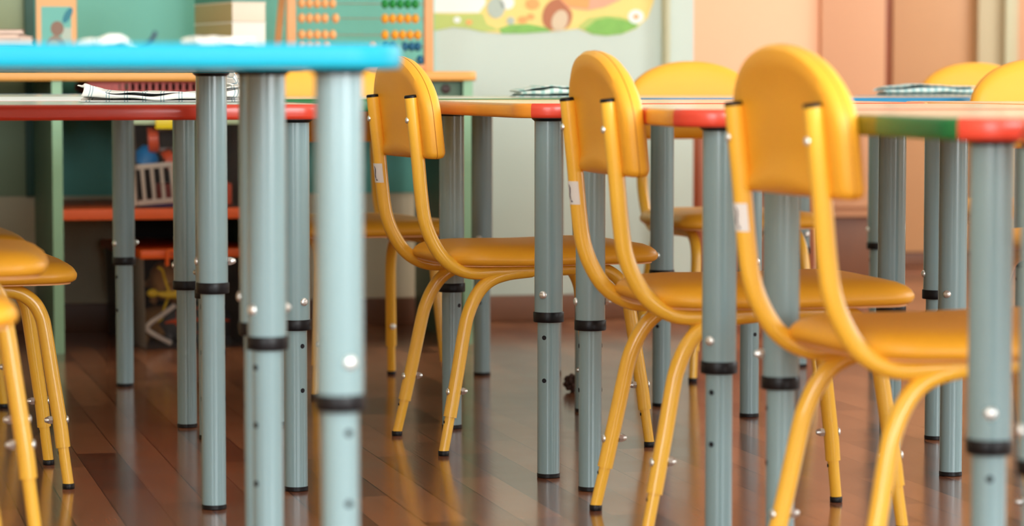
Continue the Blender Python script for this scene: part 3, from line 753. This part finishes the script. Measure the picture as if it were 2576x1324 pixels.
o = tag(obj('toy_fence', mesh('toy_fence', bm, M['toywhite']), None, A(-.085, -.135, .008), arz), 'white toy fence standing against the front of the shelf bin', 'toy'); o.rotation_euler = (-.05, -.08, arz)
bm = bmesh.new(); box(bm, -.05, .05, -.008, .008, 0, .006, bev=.002)
tag(obj('toy_plate', mesh('toy_plate', bm, M['toypurple']), None, A(-.07, -.11, .0021), arz), 'flat purple toy piece under the white toy fence', 'toy')
for x, z, dz_, lb in ((-.022, .07, .022, 'orange toy block right of the white toy fence'), (.05, .03, .05, 'large orange toy block at right in the shelf bin')):
    bm = bmesh.new(); box(bm, -.025, .025, -.018, .018, 0, dz_, bev=.003); 
    for xx in (-.012, .012): lathe(bm, [(.006, dz_), (.006, dz_ + .005)], 12, Matrix.Translation((xx, 0, 0)))
    tag(obj('toy_block', mesh('toy_block', bm, M['toyorange']), None, A(x + .02, -.10, z - .02 if z > .05 else .004), arz), lb, 'toy block')
bm = bmesh.new(); box(bm, -.03, .03, -.02, .02, 0, .05, bev=.004)
tag(obj('toy_block', mesh('toy_block', bm, mat('toy_red', (150, 40, 30), .4)), None, A(-.045, -.075, .004), arz), 'dark red toy block behind the white toy fence', 'toy block')
# red basket on top of the shelf bin
t = thing('basket', 'red slotted plastic basket under the worktop on the shelf bin', 'basket', A(-.05, -.02, .2115), arz)
bm = bmesh.new(); hx, hy, h = .185, .13, .076
box(bm, -hx, hx, -hy, hy, 0, .003)
for s in (-1, 1):
    box(bm, -hx, hx, s * hy - .0015, s * hy + .0015, 0, .056); box(bm, -hx, hx, s * hy - .002, s * hy + .002, .0725, h)
    box(bm, s * hx - .0015, s * hx + .0015, -hy, hy, 0, h)
    n = 24; w = 2 * hx / n
    for i in range(n + 1):
        x = -hx + i * w; wd = .0033 if i > 5 else (.0075 if i < 5 else .005)
        box(bm, x - wd, x + wd, s * hy - .0015, s * hy + .0015, .056, .0725)
obj('basket_body', mesh('basket_body', bm, M['basket'], smooth=False), t)
bm = bmesh.new(); sweep(bm, [(-hx, -hy, h), (hx, -hy, h), (hx, hy, h), (-hx, hy, h)], .0035, 8, closed=True); obj('rim', mesh('rim', bm, M['basket']), t)

# ------------------------------------------------------------------ things on the cabinet worktop
def wpos(px, y): # point on the worktop under a picture column at cabinet depth y
    p0 = C(0, y); r = ray(px, 185); k = p0.dot(VX) / r.dot(VX); P = r * k; return Vector((P.x, P.y, TOPZ))
# abacus
ap = (wpos(735, .22) + wpos(1075, .22)) / 2; aw = (wpos(1080, .22) - wpos(735, .22)).length / 2
t = thing('abacus', 'wooden counting abacus with rows of coloured beads on the beech worktop', 'abacus', ap, RZ)
for s in (-1, 1):
    p = obj('upright', boxm('upright', (s * aw - .011, s * aw + .011, -.01, .01, 0, .36), M['pine'], .004), t)
    bm = bmesh.new(); sweep(bm, [(s * (aw + .022), .10, .004), (s * (aw + .004), .01, .33)], .0085, 8); obj('stand_leg', mesh('stand_leg', bm, M['pine']), t)
obj('crossbar', boxm('crossbar', (-aw, aw, -.009, .009, .34, .36), M['pine'], .004), t)
obj('crossbar', boxm('crossbar', (-aw, aw, -.007, .007, .003, .017), M['pine'], .003), t)
br_ = .0118; bd = bmesh.new(); ball(bd, (0, 0, 0), br_, sx=.78); 
beads = {}
bme = bmesh.new(); ball(bme, (0, 0, 0), br_, sx=.78); base = mesh('bead', bme, M['bnat'])
for mm in ('bnat', 'byel', 'bgrn', 'bblu'):
    q = base.copy(); q.materials.clear(); q.materials.append(M[mm]); beads[mm] = q
bd.free()
rows = [(.028, 'bnat', 'bblu', (), (4.6,)), (.060, 'bnat', 'bblu', (0, 1, 2, 3.2, 9.2), (.1, 1, 2.6, 3.5, 4.3)), (.088, 'bnat', 'byel', (0, 1, 2, 3, 4), (0, 1.3, 2.3, 3.3, 4.3)), (.127, 'bnat', 'byel', (0, 1, 2, 3, 4.4), (0, 1, 2, 3, 4)), (.162, 'bnat', 'bgrn', (0, 1, 2, 3, 4), (0, 1, 2, 3, 4)), (.200, 'bnat', 'bgrn', (0, 1, 2, 3, 4), (0, 1, 2, 3, 4)), (.240, 'bnat', 'bgrn', (0, 1, 2, 3, 4), (0, 1, 2, 3, 4)), (.28, 'bnat', 'bgrn', (0, 1, 2, 3, 4), (0, 1, 2, 3, 4))]
for z, ml, mr, ls, rs in rows:
    bm = bmesh.new(); sweep(bm, [(-aw, 0, z), (aw, 0, z)], .0013, 8); w_ = obj('wire', mesh('wire', bm, M['wire']), t)
    for q in ls: obj('bead', beads[ml], w_, (-aw + .026 + q * .0186, 0, z))
    for q in rs: obj('bead', beads[mr], w_, (aw - .026 - (4.3 - q) * .0186, 0, z))
# carton stack
cp = wpos(585, .15)
for i, (h0, h1, m, lb, nm) in enumerate(((0, .116, 'whitec', 'white carton at the bottom of the stack beside the abacus', 'carton'), (.1165, .163, 'creamc', 'cream carton in the middle of the stack beside the abacus', 'carton'), (.1635, .235, 'tealc', 'teal carton on top of the stack beside the abacus', 'carton'))):
    t = thing(nm, lb, 'carton', cp + Vector((0, 0, h0)), math.radians(-14) , 'stacked cartons')
    bm = bmesh.new(); box(bm, 0, .082, 0, .29, 0, h1 - h0, bev=.002)
    bm.normal_update()
    for f in bm.faces:
        if f.normal.x < -.8 and i < 2: f.material_index = 1  # left sides tan: shade of the turned side put into the colour
    t.rotation_euler = (0, 0, math.radians(24))
    obj('carton_body', mesh('carton_body', bm, [M[m], M['tan']]), t)
    obj('carton_lid', boxm('carton_lid', (-.001, .083, -.001, .291, h1 - h0 - .004, h1 - h0), M[m], .001), t)
# picture box
pp = wpos(143, .12)
t = thing('picture_box', 'picture box with tan border and a brown animal shape on the worktop at left', 'box', pp, RZ * .5)
obj('box_body', boxm('box_body', (-.046, .046, 0, .05, 0, .175), M['tan'], .002), t)
bm = bmesh.new()
def flat(pts, y, mi):
    f = bm.faces.new([bm.verts.new((x, y, z)) for x, z in pts]); f.material_index = mi
rect = lambda a, b, c, d: [(a, c), (b, c), (b, d), (a, d)]
flat(rect(-.045, .045, .001, .174), -.0004, 0); flat(rect(-.034, .034, .004, .148), -.0008, 1); flat(rect(.012, .034, .004, .1), -.0010, 2)
flat(oval(-.002, .045, .024, .038), -.0012, 3); flat(oval(.002, .098, .015, .017), -.0016, 4); flat(oval(-.006, .05, .013, .02), -.0018, 5)
flat(oval(.026, .128, .008, .02, rot=-.5), -.0014, 6)
obj('picture', mesh('picture', bm, [M['bnat'], mat('print_teal', (110, 190, 180), .5), mat('print_pale', (180, 200, 188), .5), mat('print_fawn', (150, 134, 116), .5), mat('print_cocoa', (140, 112, 96), .5), mat('print_sand', (188, 170, 136), .5), mat('print_sea', (40, 130, 150), .5)], smooth=False, recalc=False), t)

# ------------------------------------------------------------------ cloths, papers
def towel(name, label, cat, pos, rz, L, W, layers, gap, m, seed, curl=.0, group=None, ell=0.):
    rnd = random.Random(seed); bm = bmesh.new(); uvl = bm.loops.layers.uv.new('UVMap')
    path = []
    for k in range(layers):
        y0, y1 = (-W / 2, W / 2) if k % 2 == 0 else (W / 2, -W / 2)
        n = 9
        for i in range(n): path.append((y0 + (y1 - y0) * i / (n - 1), k * gap))
        if k < layers - 1:
            s = 1 if k % 2 == 0 else -1
            for i in range(1, 5):
                a = -PI / 2 + PI * i / 5; path.append((y1 + s * gap * .5 * math.cos(a), k * gap + gap * .5 + gap * .5 * math.sin(a)))
    nx = 36; rows = []; dist = [0]
    for a, b in zip(path, path[1:]): dist.append(dist[-1] + math.hypot(b[0] - a[0], b[1] - a[1]))
    ph = [rnd.uniform(0, 6.3) for _ in range(8)]
    H0 = (layers - 1) * gap
    for i in range(nx + 1):
        s = i / nx; x = -L / 2 + L * s; row = []
        sag = 1 - .25 * math.sin(PI * s) + .1 * math.sin(7 * s + ph[0])
        endc = max(0, 1 - s * 6) + max(0, (s - .86) * 6)
        for j, (y, z) in enumerate(path):
            lay = z / max(gap, 1e-6)
            wob = (.35 if ell else .55) * .0035 * math.sin(11 * s + lay * 1.9 + ph[1]) + (.3 if ell else .6) * .0025 * math.sin(23 * s + y * 40 + ph[2])
            zz = z * sag + (wob + curl * endc * (.5 + .5 * math.sin(lay * 2 + ph[3]))) * min(1, z / gap * .6)
            sh = (1 - ell * (abs(2 * s - 1)) ** 2.5)
            row.append(bm.verts.new((x + .006 * math.sin(lay * 2.3 + ph[4]) * endc, y * (1 - .06 * math.sin(5 * s + lay + ph[5])) * sh, max(0.0, zz * (sh if ell else 1)) + .0016)))
        rows.append(row)
    for i in range(nx):
        for j in range(len(path) - 1):
            f = bm.faces.new((rows[i][j], rows[i + 1][j], rows[i + 1][j + 1], rows[i][j + 1]))
            for lp, (a, b) in zip(f.loops, ((i, j), (i + 1, j), (i + 1, j + 1), (i, j + 1))): lp[uvl].uv = (L * a / nx, dist[b])
    o = obj(name, mesh(name, bm, m), None, pos, rz)
    md = o.modifiers.new('thickness', 'SOLIDIFY'); md.thickness = .0024; md.offset = 0
    ms = o.modifiers.new('soft', 'SUBSURF'); ms.levels = 1; ms.render_levels = 1
    return tag(o, label, cat, group)
towel('folded_towel', 'long folded white checked towel lying on the red-edged table', 'towel', ((410 - 1288) / FPX * 4.6, 4.60, .5832), .1, .262, .11, 4, .0062, M['plaid'], 3, .012)
towel('folded_towel', 'crumpled white checked towel end behind the long towel, right of a pale blue leg', 'towel', ((592 - 1288) / FPX * 4.72, 4.76, .5832), .8, .09, .07, 5, .0115, M['plaid'], 9, .012)
towel('folded_towel', 'teal striped rolled towel beside the backrest of the middle chair', 'towel', ((1385 - 1288) / FPX * 5.0, 5.36, .5858), .25, .13, .10, 4, .008, M['stripe'], 5, .004, ell=.5)
towel('folded_towel', 'blue striped towel lying on the far blue-edged table at right', 'towel', ((2345 - 1288) / FPX * 6.05, 6.10, .5848), .25, .23, .10, 4, .0085, M['stripe2'], 6, .006, ell=.45)
towel('folded_towel', 'crumpled white checked cloth on the nearest blue tabletop, left of the cartons', 'cloth', ((275 - 1288) / FPX * 2.95, 2.95, .6522), .2, .055, .05, 3, .007, M['plaid'], 12, .004, ell=.7)
towel('folded_towel', 'white cloth on the nearest blue tabletop, in front of the carton stack', 'cloth', ((560 - 1288) / FPX * 2.95, 2.95, .6522), -.3, .07, .05, 3, .0065, M['plaid'], 14, .006, ell=.5)
bm = bmesh.new(); sweep(bm, cr([(-.02, 0, .003), (-.006, 0, .004), (.004, 0, .010), (.009, 0, .019)], 5), .0022, 8)
tag(obj('bent_handle', mesh('bent_handle', bm, M['ink']), None, ((374 - 1288) / FPX * 3.0, 3.0, .6522), .2), 'small dark bent handle standing up on the blue tabletop between two white cloths', 'handle')
# booklet pile
pp = Vector(((10 - 1288) / FPX * 3.55, 3.55, .6524)); z = 0.
for i in range(5):
    th = (.006, .005, .007, .005, .006)[i]
    t = thing('booklet', ('bottom booklet of the pile on the blue table at left picture edge', 'second booklet from the bottom of the pile on the blue table', 'middle booklet of the pile on the blue table', 'second booklet from the top of the pile on the blue table', 'top booklet of the pile at the left picture edge')[i], 'booklet', pp + Vector((0, 0, z)), .1 + (.05, -.04, .08, -.02, .06)[i], 'booklets piled on the blue table')
    dx = (.004, -.003, .006, -.002, -.004)[i]
    obj('pages', boxm('pages', (-.07 + dx, .030 + dx, -.09, .09, .0008, th - .0008), M['papers'], .0004), t)
    bm = bmesh.new(); box(bm, -.071 + dx, .032 + dx, -.092, .092, 0, .0007); box(bm, -.071 + dx, .032 + dx, -.092, .092, th - .0008, th - .0001); obj('cover', mesh('cover', bm, M['cover'] if i in (1, 4) else M['papers'], smooth=False), t)
    z += th + .0002
# knobbly thing on the floor
bm = bmesh.new()
for i in range(30):
    a = i * 2.4; zz = -.016 + .032 * i / 29; rr_ = .014 * math.sqrt(max(.05, 1 - (zz / .018) ** 2))
    ball(bm, (rr_ * math.cos(a), zz * 1.2, .018 + rr_ * math.sin(a)), .0055, seg=8)
ball(bm, (0, 0, .018), .012, sy=1.5)
tag(obj('pine_cone', mesh('pine_cone', bm, M['cone']), None, ((1444 - 1288) / FPX * 5.5, 5.5, .0), .6), 'small dark brown knobbly piece on the floor beside a grey table leg', 'pine cone')

# ------------------------------------------------------------------ world
w = bpy.data.worlds.new('sky'); sc.world = w; w.use_nodes = True
nt = w.node_tree; bg = nt.nodes['Background']
sky = nt.nodes.new('ShaderNodeTexSky'); sky.sky_type = 'HOSEK_WILKIE'; sky.sun_direction = (.4, -.5, .75); sky.turbidity = 4
nt.links.new(sky.outputs[0], bg.inputs['Color']); bg.inputs['Strength'].default_value = .6
